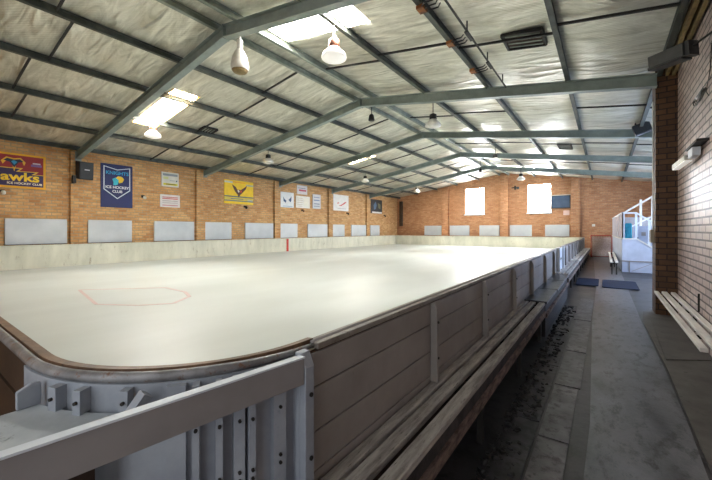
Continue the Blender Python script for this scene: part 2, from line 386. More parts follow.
# bridging bars across purlin gaps
gaps = [(0,1),(1,2),(2,3),(3,4),(4,5),(6,7),(7,8),(8,9),(9,10),(10,11)]
ys_all = [-.4]+FRY+[FY]
gn = [f'{q} purlin gap from left wall' for q in ('first','second','third','fourth','fifth','sixth','seventh','eighth','ninth','tenth')]
bn = ['nearest roof bay','second roof bay','third roof bay','fourth roof bay','fifth roof bay','last bay by end wall']
for k, (a, b_) in enumerate(gaps):
    for j in range(6):
        ym = (ys_all[j]+ys_all[j+1])/2 + (.15 if k%2 else -.1) + (.1 if j == 0 else 0)
        xa, xb = PUR[a]+.03, PUR[b_]-.03
        if (k == 9 and j < 2) or (k == 7 and j == 2): continue
        s = MB().beam((xa,ym,zroof(xa)-.1),(xb,ym,zroof(xb)-.1), .035, .035)
        tag(s.build('bridging_bar', 'dark_steel'), f'dark bridging bar in {gn[k]}, {bn[j]}', 'bridging bar', 'roof bridging bars')

# roof hatches
for (x0, x1, y0, y1), lb in (((-1.43,-.82,6.2,6.75),'rectangular framed roof vent near the top of the picture'),((-1.5,-1.05,15.4,16.3),'small distant roof vent on the right slope'),((-10.75,-10.4,6.1,6.55),'small square roof vent on the left slope')):
    h = empty('roof_vent', ((x0+x1)/2,(y0+y1)/2,zroof((x0+x1)/2)-.02), lb, 'vent', 'roof vents')
    f = MB()
    for xx in (x0, x1): f.beam((xx,y0,zroof(xx)-.06),(xx,y1,zroof(xx)-.06), .035, .06)
    for yq in (y0, y1): f.beam((x0,yq,zroof(x0)-.06),(x1,yq,zroof(x1)-.06), .035, .06)
    f.build('vent_frame', 'dark_steel', h)
    MB().beam((x0,(y0+y1)/2,zroof(x0)-.05),(x1,(y0+y1)/2,zroof(x1)-.05), y1-y0-.04, .02).build('vent_panel', 'dark_wood', h)
    s = MB()
    for q in range(4):
        yq = y0+.08+q*(y1-y0-.16)/3; s.beam((x0+.04,yq,zroof(x0)-.075),(x1-.04,yq,zroof(x1)-.075), .03, .012)
    s.build('louvre', 'purlin_lit', h)

# heater rail with brackets hung along the roof right of the ridge
t = empty('cable_rail', (-1.82, 5.5, 4.9), 'dark steel rail with clamps hung under the right roof slope', 'rail')
zr = zroof(-1.82)-.2
MB().box(-1.83, -1.81, 2.9, 8.3, zr-.012, zr+.018).build('channel', 'dark_steel', t)
for y in (4.45, 5.75, 7.0): MB().box(-1.85, -1.79, y-.2, y+.12, zr-.035, zr-.012).build('clamp', 'dark_steel', t)
for y in (3.2, 4.4, 5.6, 6.8, 8.0): MB().box(-1.83, -1.81, y-.01, y+.01, zr+.02, zr+.19).build('hanger', 'dark_steel', t)
for i, y in enumerate((4.75, 5.95, 7.25)):
    h = empty('wire_bracket', (-2.24, y, zroof(-2.24)-.15), f'rusty bracket with splayed dark wires on the purlin, {ORD[i]} of three', 'bracket', 'rusty purlin brackets')
    MB().box(-2.29, -2.18, y-.06, y+.1, zroof(-2.24)-.2, zroof(-2.24)-.15).build('bracket_plate', 'rust', h)
    for q in range(3):
        yq = y-.05+q*.1
        MB().tube([(-2.2,yq,zroof(-2.24)-.18),(-2.12,yq-.1,zroof(-2.2)-.21),(-2.0,yq-.06,zroof(-2.2)-.19),(-1.93,yq-.16,zroof(-2.2)-.21)], .011, 6).build('wire', 'dark_steel', h)

# pendant lamps
def pendant(x, y, z, lb, ztop, kind='glass', dia=.44, wire=.012):
    L = empty('pendant_lamp', (x, y, z), lb, 'lamp', 'hanging hall lamps')
    R = dia/2
    MB().tube([(x,y,z+.28),(x,y,ztop)], wire, 6).build('hanger_rod', 'lamp_white' if kind != 'dark' else 'dark_steel', L)
    MB().tube([(x-.05,y,z+.3),(x-.05,y,z+.36),(x+.05,y,z+.36),(x+.05,y,z+.3)], .012, 6).build('hook', 'lamp_white', L)
    MB().lathe([(.05,.32),(.095,.3),(.1,.17),(.085,.14)], (x,y,z), 20).build('collar', 'copper' if kind == 'glass' else 'dark_steel', L, smooth=True)
    s = MB().lathe([(.1,.16),(R*.6,.12),(R*.9,.06),(R,.0),(R*.97,-.02),(R*.6,-.05),(.02,-.065)], (x,y,z), 28)
    s.build('lamp_shade', 'bulb' if kind == 'glass' else 'lamp_white', L, smooth=True)
    return L
pendant(-3.85, 4.66, 4.62, 'glass hanging lamp with copper collar below the large skylight', zroof(-3.85)-.13)
pendant(-10.87, 4.74, 4.38, 'glass hanging lamp just below the skylight on the left slope', zroof(-10.87)-.13)
pendant(-3.85, 8.95, 4.48, 'hanging lamp with dark collar and pale shade between second and third frames', zroof(-3.85)-.13, 'dark')
pendant(-10.87, 9.05, 4.28, 'hanging lamp with dark collar above the yellow banner', zroof(-10.87)-.13, 'dark')
pendant(-10.87, 15.9, 4.3, 'small lamp hanging above the framed picture signs on the left slope', zroof(-10.87)-.13, 'dark')
pendant(-10.87, 22.4, 4.3, 'small distant lamp hanging near the far left corner', zroof(-10.87)-.13, 'dark')
pendant(-3.85, 15.6, 4.55, 'small dark collared lamp hanging right of the ridge between middle frames', zroof(-3.85)-.13, 'dark')
pendant(-3.85, 21.2, 4.45, 'most distant lamp hanging in front of the end wall right window', zroof(-3.85)-.13, 'dark')
for (x, y, lb) in ((-5.85,8.9,'short dark lamp hanging under the apex of the second frame'),(-5.9,20.6,'dark lamp hanging under the ridge in front of the end wall')):
    L = empty('ridge_lamp', (x, y, 5.0), lb, 'lamp', 'short ridge lamps')
    MB().tube([(x,y,5.1),(x,y,zroof(x)-.02)], .012, 6).build('hanger_rod', 'dark_steel', L)
    MB().lathe([(.04,.2),(.07,.17),(.1,.02),(.09,0),(.02,-.01)], (x,y,4.97), 18).build('lamp_body', 'dark_steel', L, smooth=True)
# big white bell lamp at first apex
x, y, z = -5.55, 3.95, 4.62
L = empty('bell_lamp', (x, y, z), 'large white bell shaped lamp hanging at the apex of the nearest frame', 'lamp')
MB().tube([(x,y,z+.42),(x,y,5.3)], .018, 8).build('hanger_rod', 'lamp_white', L)
MB().lathe([(.045,.62),(.055,.6),(.055,.43),(.045,.42)], (x,y,z-.08), 16).build('socket', 'lamp_white', L, smooth=True)
MB().lathe([(.05,.36),(.085,.32),(.14,.2),(.165,.06),(.165,-.02),(.15,-.03)], (x,y,z), 28).build('lamp_shade', 'lamp_white', L, smooth=True)
MB().lathe([(.148,-.03),(.12,-.07),(.05,-.09),(.01,-.092)], (x,y,z), 24).build('lens', 'timber', L, smooth=True)

# ---------------------------------------------------------------- rink
ICE = .42
# ice surface with a rounded near corner
def path(r0, cx=-1.75, cy=1.06, xend=-14.05, yend=25.0, n=22):
    pts = [(xend, cy-r0, 0, -1), (-8, cy-r0, 0, -1), (-4, cy-r0, 0, -1), (cx-.4, cy-r0, 0, -1)]
    for k in range(n+1):
        a = math.radians(90*k/n); pts.append((cx+r0*math.sin(a), cy-r0*math.cos(a), math.sin(a), -math.cos(a)))
    pts += [(cx+r0, 1.12, 1, 0)]
    return pts
R_IN = .69
poly = [(x, y) for x, y, _, _ in path(R_IN+.01)] + [(-1.06, 25.02), (-14.06, 25.02)]
struct_ice = MB().prism([(x, y, .05) for x, y in poly], (0,0,ICE-.05)).build('ice_sheet', 'ice')
tag(struct_ice, 'pale off-white ice sheet filling the rink inside the barriers', 'ice')
def strip(pts, w_, z):
    m_ = MB()
    for a, b_ in zip(pts, pts[1:]):
        m_.beam((*a, z), (*b_, z), w_, .002)
    return m_
arc = [(-8.3,2.3),(-7.6,2.05),(-7.0,1.98),(-6.6,2.05)]
ln = strip([(-8.35,2.28),(-6.52,2.0)], .05, ICE+.001); ln.beam((-8.35,2.28,ICE+.001),(-7.25,3.4,ICE+.001),.06,.002)
ln.build('goal_crease_line', 'ice_line', struct_ice)
strip([(-6.52,2.0),(-5.9,2.35),(-5.6,2.75),(-5.95,3.2),(-6.44,3.38),(-7.25,3.4)], .06, ICE+.0012).build('crease_arc_line', 'ice_line', struct_ice)

# left and far barriers (inside faces)
b_ = MB().box(-14.18, -14.05, .3, 25.1, 0, 1.1); b_.box(-14.2, -14.03, .3, 25.12, 1.1, 1.13)
for k in range(17): y = .9+k*1.45; b_.box(-14.052, -14.044, y-.006, y+.006, ICE, 1.1)
lb_ = tag(b_.build('rink_barrier', 'dasher'), 'long dirty white rink barrier below the left brick wall', 'barrier', 'rink barriers')
MB().box(-14.045, -14.038, 12.95, 13.1, ICE, 1.13).build('centre_mark', 'red', lb_)['label'] = 'red centre line mark'
MB().box(-14.37, -14.18, .3, 25.1, .9, 1.0).build('ledge', 'concrete', lb_)
b_ = MB().box(-14.05, -1.0, 25.0, 25.12, 0, 1.1); b_.box(-14.05, -1.0, 24.98, 25.14, 1.1, 1.13)
for k in range(9): x = -13+k*1.45; b_.box(x-.006, x+.006, 24.992, 25, ICE, 1.1)
tag(b_.build('rink_barrier', 'dasher'), 'dirty white rink barrier across the far end below the end wall', 'barrier', 'rink barriers')

# right straight barrier
XO = -1.0
rb = empty('rink_barrier', (XO-.03, 12, 0), 'grey plank rink barrier with upright posts running along the walkway', 'barrier', 'rink barriers')
pl = [(.30,.565),(.572,.735),(.742,.925),(.932,1.075)]
ends = [1.06]
py = [1.02,2.29,3.56,4.94,6.29,7.84]+[9.3+1.42*k for k in range(11)]
for k, (z0, z1) in enumerate(pl):
    MB().box(XO-.025, XO, 1.07, 24.98, z0, z1).build('plank', 'grey_paint', rb, bevel=.003)['label'] = 'grey painted plank'
MB().box(XO-.03, XO-.01, 1.07, 24.98, .05, 1.08).build('backing', 'dark_wood', rb)
MB().box(-1.06, XO-.026, 1.0, 24.98, .3, 1.085).build('inner_lining', 'dasher', rb)
for i, y in enumerate(py):
    if abs(y-10.72) < .1: continue
    p = MB(); w_ = .035 if i else .05
    if i == 0: p.prism([(XO+.002,.965,.02),(XO+.06,.965,.02),(XO+.06,.965,1.06),(XO+.035,.965,1.115),(XO+.002,.965,1.115)], (0,.05,0))
    else: p.prism([(XO+.002,y-w_/2,.532),(XO+.055,y-w_/2,.532),(XO+.05,y-w_/2,1.03),(XO+.03,y-w_/2,1.083),(XO+.002,y-w_/2,1.083)], (0,w_,0))
    po = p.build('post', 'blue_paint' if i == 0 else 'grey_paint', rb, bevel=.004)
    if i < 4:
        for z in (.7,.95): MB().tube([(XO+(.05 if i else .056),y-(0 if i else .025),z),(XO+(.06 if i else .066),y-(0 if i else .025),z)], .009, 8).build('bolt', 'dark_steel', po)
cap = MB().box(-1.075, XO+.004, 1.1, 24.98, 1.085, 1.112)
cap.build('cap_board', 'cap', rb, bevel=.004)
MB().tube([(XO-.035,1.1,1.11),(XO-.035,5,1.11),(XO-.035,24.98,1.11)], .01, 8).build('cap_bead', 'grey_paint', rb, smooth=True)
# corner curve + near end barrier
cb = empty('rink_barrier', (-1.6, .5, 0), 'curved near corner of the rink barrier with upright battens and metal bumper rail', 'barrier', 'rink barriers')
def arcp(r, a0, a1, n=20, cx=-1.75, cy=1.06):
    return [(cx+r*math.sin(math.radians(a0+(a1-a0)*k/n)), cy-r*math.cos(math.radians(a0+(a1-a0)*k/n)), math.sin(math.radians(a0+(a1-a0)*k/n)), -math.cos(math.radians(a0+(a1-a0)*k/n))) for k in range(n+1)]
MB().sweep(arcp(.73, -3, 90, 26), [(-.03,.05),(0.012,.05),(0.012,1.085),(-.03,1.085)]).build('curved_sheet', 'blue_paint', cb, smooth=False)
bats = [(19,21.5,.035),(27,29,.04),(38.2,40.2,.035),(48.5,53,.022),(54.6,56.2,.04),(60,61.6,.045),(64.3,67,.04),(67.9,69.6,.05),(75.2,79,.03),(83,84.6,.045)]
for a0, a1, d in bats:
    bt = MB().sweep(arcp(.742, a0, a1, 3), [(0,.03 if a0 > 45 else 1.0),(d,.03 if a0 > 45 else 1.0),(d,1.078),(0,1.078)]).build('batten', 'blue_paint', cb)
    am = math.radians((a0+a1)/2)
    for z in (.72,.75,.93) if a0 > 50 else (1.04,):
        r = .742+d
        MB().tube([(-1.75+r*math.sin(am),1.06-r*math.cos(am),z),(-1.75+(r+.008)*math.sin(am),1.06-(r+.008)*math.cos(am),z)], .006, 8).build('bolt', 'dark_steel', bt)
# leaning brace
def ap(a, r, z): a = math.radians(a); return (-1.75+r*math.sin(a), 1.06-r*math.cos(a), z)
MB().beam(ap(44.5,.78,1.07), ap(40.5,.82,.98), .035, .03, (0,1,0)).build('brace', 'blue_paint', cb)
# bumper rail along end + curve, thinning into side cap
full = [(-14,.33,0,-1)]
pp = path(.722)[1:]
tube_pts = [(x, y, 1.1) for x, y, _, _ in pp] 
n_t = len(tube_pts); rad = [.019 if k < n_t-9 else max(.009, .019-.0012*(k-n_t+9)) for k in range(n_t)]
MB().tube(tube_pts, rad, 12).build('bumper_rail', 'bumper', cb, smooth=True)['label'] = 'dull metal bumper rail with rust patches'
MB().sweep(path(.66), [(.01,1.085),(.045,1.085),(.045,1.122),(.01,1.118)]).build('inner_trim', 'brown_trim', cb)['label'] = 'brown timber edging'
for a in (-2.45, -2.1):
    MB().lathe([(.037,-.03),(.04,0),(.037,.03)], (0,0,0), 12).bm.free()
eb = MB().box(-14.05, -1.78, .34, .4, .02, 1.08)
for z in (.32,.62,.9): eb.box(-14.05, -1.8, .33, .342, z-.006, z+.006)
tag(eb.build('rink_barrier', 'dark_wood'), 'dark brown outer face of the near end barrier at the left edge', 'barrier', 'rink barriers')
# fin post beside shelf
tag(MB().prism([(-1.59,.325,1.001),(-1.59,.325,1.075),(-1.59,.3,1.08),(-1.59,.262,1.06),(-1.59,.262,1.001)], (.018,0,0)).build('fin_post', 'blue_paint', bevel=.004),
    'pale chamfered fin standing at the end of the ledge below the bumper rail', 'post')
# shelf box
sh = empty('corner_ledge', (-1.4, 0, 0), 'scuffed pale ledge box tucked in the corner behind the fence rail', 'ledge')
t_ = [(-1.59,-.9),(-1.24,-.9),(-1.24,.46)] + [(x, y) for x, y, _, _ in arcp(.76, 40, 13, 8)]
MB().prism([(x, y, .97) for x, y in t_], (0,0,.03)).build('ledge_top', 'ledge', sh)
MB().box(-1.57,-1.55,-.9,.3,.02,.969).box(-1.27,-1.25,-.9,.38,.02,.969).build('side_board', 'dark_wood', sh)
MB().tube([(-1.56,.1,1.002),(-1.45,.14,1.002),(-1.36,.1,1.002),(-1.3,-.05,1.002)], .006, 6).build('welt', 'pale_paint', sh)

# fence rail from first post towards camera
fr = empty('fence_rail', (-.96, .96, 0), 'broad grey fence board sloping across the lower left towards the post', 'fence')
A_, B_ = (-.957,.962), (-1.13,-.25)
MB().hexa([(B_[0]-.014,B_[1],1.0),(B_[0]+.014,B_[1],1.0),(A_[0]+.014,A_[1],1.0),(A_[0]-.014,A_[1],1.0),(B_[0]-.014,B_[1],1.102),(B_[0]+.014,B_[1],1.102),(A_[0]+.014,A_[1],1.102),(A_[0]-.014,A_[1],1.102)]).build('board', 'rail_paint', fr, bevel=.003)
MB().hexa([(B_[0]-.014,B_[1],1.1025),(B_[0]+.018,B_[1],1.1025),(A_[0]+.018,A_[1],1.1025),(A_[0]-.014,A_[1],1.1025),(B_[0]-.014,B_[1],1.109),(B_[0]+.018,B_[1],1.109),(A_[0]+.018,A_[1],1.109),(A_[0]-.014,A_[1],1.109)]).build('top_edge', 'pale_paint', fr)['label'] = 'white top edge with overhead light painted in'  # top face painted paler than the board, as lit from above
MB().box(B_[0]-.04, B_[0]-.012, B_[1], B_[1]+.06, .02, 1.07).build('post', 'rail_paint', fr)

# ---------------------------------------------------------------- benches along the barrier
def bench(name, y0, y1, lb, xs_, z, m_, front=True, legs=None, grp=None, th=.04):
    b = empty(name, ((xs_[0][0]+xs_[-1][1])/2, (y0+y1)/2, 0), lb, 'bench', grp)
    for a, c in xs_: MB().box(a, c, y0, y1, z-th, z).build('slat', m_, b, bevel=.006)
    if front:
        MB().box(xs_[-1][0]+.005, xs_[-1][1]-.006, y0, y1, z-.12, z-th-.002).build('front_beam', 'front_board', b)
        MB().box(xs_[-1][0]+.04, xs_[-1][1]+.008, y0+.02, y1, z-.2, z-.125).build('kick_rail', 'rough_wood', b)['label'] = 'splintered pinkish brown lower rail'
    n = max(2, int((y1-y0)/1.4)+1) if legs is None else legs
    for k in range(n):
        y = y0+.15+(y1-y0-.3)*k/(n-1)
        l = MB().box(xs_[0][0]+.01, xs_[-1][1]-.01, y-.03, y+.03, z-th-.05, z-th-.001)
        l.box(xs_[0][0]+.04, xs_[0][0]+.08, y-.025, y+.025, 0, z-th-.05); l.box(xs_[-1][1]-.07, xs_[-1][1]-.03, y-.025, y+.025, 0, z-th-.05)
        l.build('leg', 'dark_steel', b)
    return b
X3 = [(-.925+.003,-.895+.06),(-.825,-.815+.075),(0,0)]
G = 'rinkside benches'
bench('slat_bench', 1.06, 5.7, 'long weathered three slat bench nearest the camera along the rink barrier', [(-.993,-.928),(-.908,-.832),(-.79,-.712)], .53, 'slat', grp=G)
bc = empty('bench_cover', (-.83, 7.6, 0), 'black rubber sheeted platform between the rinkside benches', 'platform')
for k, (a, c) in enumerate(((5.74,7.0),(7.03,8.3),(8.33,9.5))):
    MB().box(-.995, -.69+.01*(k%2), a, c, .5, .54).build('rubber_panel', 'cover', bc, bevel=.006)
MB().box(-.97, -.72, 5.8, 9.45, 0, .498).build('box_frame', 'debris', bc)
MB().box(-.72, -.69, 5.76, 9.5, .3, .36).build('kick_rail', 'rough_wood', bc)
bench('slat_bench', 9.7, 14.0, 'second rinkside slat bench beyond the black rubber platform', [(-.997,-.922),(-.91,-.82),(-.793,-.712)], .53, 'slat', grp=G)
bench('slat_bench', 14.3, 24.3, 'pale distant rinkside bench leading to the end wall', [(-.997,-.922),(-.91,-.82),(-.793,-.712)], .53, 'slat_white', grp=G)
# gate in the barrier
gt = empty('barrier_gate', (-.97, 10.8, 0), 'pale blue-white gate with projecting posts in the far part of the barrier', 'gate')
for y in (10.15, 11.3): MB().box(-.998+.0, -.925, y-.06, y+.06, .05, 1.14).build('gate_post', 'pale_paint', gt, bevel=.006)
MB().box(-.997, -.975, 10.22, 11.23, .3, 1.1).build('gate_panel', 'pale_paint', gt)
MB().box(-.975, -.955, 10.3, 10.9, .8, .84).build('latch', 'dark_steel', gt)

# right bench
rb2 = bench('wall_bench', 4.6, 8.4, 'white three slat bench against the right brick wall', [(.735,.795),(.84,.915),(.965,1.03)], .47, 'slat_white', front=False, legs=0)
for yb in (5.3, 6.9, 8.1):
    br_ = MB().prism([(1.075,yb,.429),(.76,yb,.429),(.76,yb,.40),(1.03,yb,.38),(1.05,yb,.12),(1.075,yb,.12)], (0,.03,0))
    br_.build('bracket', 'dark_steel', rb2)
MB().tube([(1.045,6.6,.47),(1.045,6.6,.72)], .012, 8).build('rod', 'dark_steel', rb2)
MB().box(.96,1.06,4.62,4.8,.44,.5).build('end_bracket', 'rubber_mat', rb2)
# far small bench
bench('side_bench', 15.1, 21.5, 'short white two slat bench beside the timekeeper booth', [(.14,.22),(.29,.38)], .47, 'slat_white', front=False, legs=3)

# ---------------------------------------------------------------- floor coverings
def slab(name, pts, m_, lb, z=.012, cat='floor mat', grp=None):
    return tag(MB().prism([(x, y, .0005) for x, y in pts], (0,0,z)).build(name, m_), lb, cat, grp)
slab('rubber_runner', [(-.17,-1.5),(.46,-1.5),(.535,3.1),(.55,3.8),(.553,5.2),(.51,7.8),(.5,11.5),(.45,24.5),(-.55,24.5),(-.2,11.5),(-.185,7.4),(-.1,3.4)], 'runner', 'long blue-grey rubber runner down the middle of the walkway')
slab('side_matting', [(.56,-1.5),(1.07,-1.5),(1.07,8.7),(.6,8.7),(.53,7.8),(.575,5.2),(.565,3.1)], 'side_mat', 'brown-grey matting between the runner and the right wall')
slab('side_matting', [(.6,5.6),(1.05,5.9),(1.05,8.1),(.66,8.1)], 'side_mat', 'darker loose rubber sheet lying below the white wall bench', z=.022)
T = [(-.2,-.42,4.1,5.3),(-.2,-.42,5.33,7.2),(-.2,-.45,7.23,9.5),(-.22,-.42,3.0,4.07),(-.22,-.42,.5,2.97),(-.44,-.62,3.2,4.6),(-.44,-.62,4.63,6.2),(-.47,-.64,6.23,8.5),(-.44,-.62,1.6,3.17)]
tl = ['narrow pale rubber tile left of the runner seam, fourth row out','narrow pale rubber tile left of the runner seam, fifth row out','worn pale tile beside the runner just before the blue-black mats','square pale tile beside the runner in the middle foreground','pale tile beside the runner at the bottom of the picture','dark tile in the second row, beside the bench rubble','dark tile in the second row beyond the rubble','most distant dark tile in the second row','dark tile nearest the camera in the second row']
for i, (a, b_, c, d) in enumerate(T):
    slab('rubber_tile', [(b_,c),(a,c),(a,d),(b_,d)], 'tile_light' if i < 5 else 'tile_dark', tl[i], z=.008+.002*(i%3), cat='rubber tile', grp='worn floor tiles')
# raised seam on the floor
for x0, y0, x1, y1 in ((-.103,-1.4,-.105,3.4),):
    pass
# rubble below bench: countless scraps
rm = MB()
for k in range(900):
    y = 1.0+random.random()**1.1*7.5; x = -.68+random.random()**1.6*.2
    s_ = .006+.03*random.random()**2
    a = random.random()*3.1; dx, dy = s_*math.cos(a), s_*math.sin(a)
    rm.hexa([(x-dx,y-dy,.0),(x+dy,y-dx,0),(x+dx,y+dy,0),(x-dy,y+dx,0),(x-dx*.6,y-dy*.4,s_*.8),(x+dy*.7,y-dx,s_),(x+dx*.5,y+dy*.7,s_*.6),(x-dy,y+dx*.6,s_*.9)])
tag(rm.build('rubber_scraps', 'debris'), 'black crumbled rubber scraps scattered on the floor beside the bench', 'debris', kind='stuff')
def rmat(x0, x1, y0, y1, lb):
    pts = []
    for cx, cy, a0 in ((x1-.1,y1-.1,0),(x0+.1,y1-.1,90),(x0+.1,y0+.1,180),(x1-.1,y0+.1,270)):
        for k in range(4): a = math.radians(a0+30*k); pts.append((cx+.1*math.cos(a), cy+.1*math.sin(a)))
    o = tag(MB().prism([(x, y, .013) for x, y in pts], (0,0,.02)).build('entrance_mat', 'rubber_mat'), lb, 'mat', 'blue-black walkway mats')
rmat(-.7, -.15, 11.75, 13.4, 'blue-black rubber mat on the left of the walkway by the benches')
rmat(-.07, .74, 11.6, 13.35, 'blue-black rubber mat on the right in front of the booth')

# ---------------------------------------------------------------- panels on walls
pan = [(2.16,3.62),(4.2,5.55),(6.35,7.98),(8.48,9.82),(10.6,12.38),(12.86,14.17),(15.04,16.83),(17.33,18.62),(19.42,21.4),(21.84,23.13)]
ref = ['at the left edge below the red and navy banner','below the navy shield banner','below the two small white notices','left of the yellow banner past the second pilaster','just past the yellow banner','below the whale picture sign','below the pale vertical sign','below the square sign with red squiggle','between the red squiggle sign and dark poster','below the dark poster near the corner']
for (a, c), r_ in zip(pan, ref):
    p = MB().box(XL+.002, XL+.06, a, c, 1.15, 1.94).build('wall_panel', 'white_board', bevel=.006)
    tag(p, f'blank white rectangular panel on the left wall {r_}', 'panel', 'white panels on brick walls')
    MB().box(XL+.002, XL+.066, a-.015, c+.015, 1.135, 1.152).build('lower_edge', 'purlin', p)
fp = [(-11.95,-10.5),(-9.82,-8.3),(-7.55,-6.15),(-5.45,-4.05),(-3.25,-1.86)]
fref = ['nearest the far left corner','left of the left window','below the left window','left of the right window','below the dark screen']
for (a, c), r_ in zip(fp, fref):
    p = MB().box(a, c, FY-.06, FY-.002, 1.15, 1.92).build('wall_panel', 'white_board', bevel=.006)
    tag(p, f'blank white rectangular panel on the end wall {r_}', 'panel', 'white panels on brick walls')

# ---------------------------------------------------------------- signs
flat = {}
def fl(c, rough=.5):
    if c not in flat: flat[c] = mat('ink_%d_%d_%d' % c, c, tuple(int(x*.94) for x in c), 4, rough)
    return flat[c]
SX = XL+.002
def sign(y0, y1, z0, z1, col, lb, cat='sign', grp='signs on the left wall', th=.03):
    p = MB().box(SX, SX+th, y0, y1, z0, z1).build('wall_sign', fl(col)); return tag(p, lb, cat, grp)
def poly2(par, pts, col, name, lift=.004, th=.003, base=.03):   # pts in (y,z) on the left wall
    x = SX+base+lift
    return MB().prism([(x-th, y, z) for y, z in pts], (th,0,0)).build(name, fl(col), par)
def text(par, s, y, z, size, col, name='lettering', sx=1., bold=0., base=.03, lift=.006, align='CENTER', end=False):
    cu = bpy.data.curves.new(name, 'FONT'); cu.body = s; cu.size = size; cu.align_x = align; cu.align_y = 'CENTER'; cu.extrude = .001; cu.offset = bold
    t = bpy.data.objects.new('tmp', cu); COL.objects.link(t)
    bpy.context.view_layer.update()
    me = bpy.data.meshes.new_from_object(t.evaluated_get(bpy.context.evaluated_depsgraph_get()))
    bpy.data.objects.remove(t)
    me.transform(Matrix.Diagonal((sx,1,1,1)))
    if end: me.transform(Matrix.Translation((y[0], y[1], z)) @ Matrix.Rotation(math.pi/2, 4, 'X'))
    else:   me.transform(Matrix.Translation((SX+base+lift, y, z)) @ Matrix(((0,0,1,0),(1,0,0,0),(0,1,0,0),(0,0,0,1))))
    off = Vector((0,0,0)); p = par
    while p: off += p.location; p = p.parent
    me.transform(Matrix.Translation(-off))
    me.materials.clear(); me.materials.append(fl(col))
    o = bpy.data.objects.new(name, me); COL.objects.link(o); o.parent = par
    return o
def bar(par, y0, y1, z0, z1, col, name='printed_band', lift=.004): return poly2(par, [(y0,z0),(y1,z0),(y1,z1),(y0,z1)], col, name, lift)
# red/navy team banner (text cut by frame)
s = sign(.4, 3.09, 2.87, 3.92, (240,176,20), 'red and navy team banner with yellow border and emblem at the left edge', 'banner')
bar(s, .46, 3.03, 2.93, 3.86, (150,30,34), 'upper_field', .002)
poly2(s, [(.46,2.93),(3.03,2.93),(3.03,3.3),(2.75,3.3),(2.85,3.38),(2.4,3.36),(2.5,3.46),(2.2,3.45),(.46,3.5)], (48,28,78), 'navy_field', .0035)
poly2(s, [(3.03,3.3),(2.75,3.3),(2.85,3.38),(2.4,3.36),(2.5,3.46),(2.2,3.45),(.46,3.5),(.46,3.52),(2.22,3.475),(2.56,3.485),(2.47,3.385),(2.92,3.405),(2.83,3.32),(3.03,3.32)], (240,190,60), 'jagged_stripe', .005)
text(s, 'Hawks', 2.94, 3.2, .36, (248,208,30), bold=.01, sx=1.2, align='RIGHT')
text(s, 'ICE HOCKEY CLUB', 3.0, 3.01, .085, (240,226,200), 'lettering', sx=1.1, bold=.002, align='RIGHT')
poly2(s, [(2.08, 3.66), (2.193, 3.79), (2.357, 3.76), (2.508, 3.79), (2.62, 3.66), (2.583, 3.56), (2.538, 3.68), (2.418, 3.62), (2.365, 3.36), (2.312, 3.62), (2.193, 3.68), (2.118, 3.56)], (236,180,40), 'bird_outline', .005)
poly2(s, [(2.133, 3.68), (2.208, 3.75), (2.357, 3.72), (2.493, 3.75), (2.568, 3.68), (2.455, 3.64), (2.365, 3.48), (2.268, 3.64)], (24,36,60), 'bird_head', .0065)
poly2(s, [(2.298, 3.66), (2.357, 3.7), (2.433, 3.66), (2.365, 3.56)], (40,140,190), 'bird_face', .008)
bar(s, 2.78, 2.96, 3.64, 3.68, (200,190,200)); bar(s, 2.74, 2.99, 3.56, 3.63, (120,90,150))
# navy shield banner
s = sign(4.57, 5.58, 2.41, 3.98, (24,36,92), 'navy banner with white shield outline and KNIGHTS lettering', 'banner')
def ring(par, o, i, col, name):
    n = len(o)
    for k in range(n): poly2(par, [o[k], o[(k+1)%n], i[(k+1)%n], i[k]], col, name, .004)
so = [(4.65,3.9),(5.08,3.8),(5.5,3.9),(5.5,3.05),(5.08,2.72),(4.65,3.05)]; cyz = (5.08,3.35)
si = [(cyz[0]+(a-cyz[0])*.93, cyz[1]+(b-cyz[1])*.94) for a, b in so]
x_ = SX+.034; bmx = MB()
for k in range(6):
    q = [so[k], so[(k+1)%6], si[(k+1)%6], si[k]]; bmx.prism([(x_-.003, a, b) for a, b in q], (.003,0,0))
bmx.build('shield_outline', fl((214,222,232)), s)
text(s, 'KNIGHTS', 5.08, 3.66, .17, (40,160,210), sx=1.02, bold=.004)
text(s, 'ICE HOCKEY', 5.08, 3.14, .13, (240,240,240), 'lettering', sx=1.0, bold=.003)
text(s, 'CLUB', 5.08, 2.99, .13, (240,240,240), 'lettering', bold=.003)
poly2(s, [(5.02,3.48),(5.1,3.56),(5.22,3.55),(5.3,3.46),(5.24,3.34),(5.14,3.3),(5.1,3.38)], (246,204,40), 'yellow_plume', .004)
poly2(s, [(4.92,3.44),(5.02,3.5),(5.12,3.42),(5.1,3.26),(5.02,3.22),(4.95,3.22),(4.96,3.32)], (60,190,210), 'blue_helmet', .006)
# two small notices
s = sign(6.63, 7.32, 3.36, 3.95, (214,214,206), 'small white notice with grey heading and yellow stripe, above another notice')
bar(s, 6.68, 7.27, 3.8, 3.89, (140,150,160)); bar(s, 6.7, 6.9, 3.66, 3.76, (206,214,150)); bar(s, 6.95, 7.15, 3.6, 3.63, (170,174,180)); bar(s, 7.2, 7.26, 3.58, 3.64, (110,120,130)); bar(s, 6.7, 7.27, 3.42, 3.5, (216,206,40)); bar(s, 6.8, 7.2, 3.445, 3.475, (90,90,50), lift=.006)
s = sign(6.58, 7.37, 2.52, 3.03, (220,216,214), 'small white notice with red printed lines, below another notice')
for z, c in ((2.93,(196,110,110)),(2.87,(200,80,80)),(2.78,(180,176,176)),(2.7,(190,184,184)),(2.6,(196,130,140))): bar(s, 6.66, 7.28, z-.02, z+.015, c)
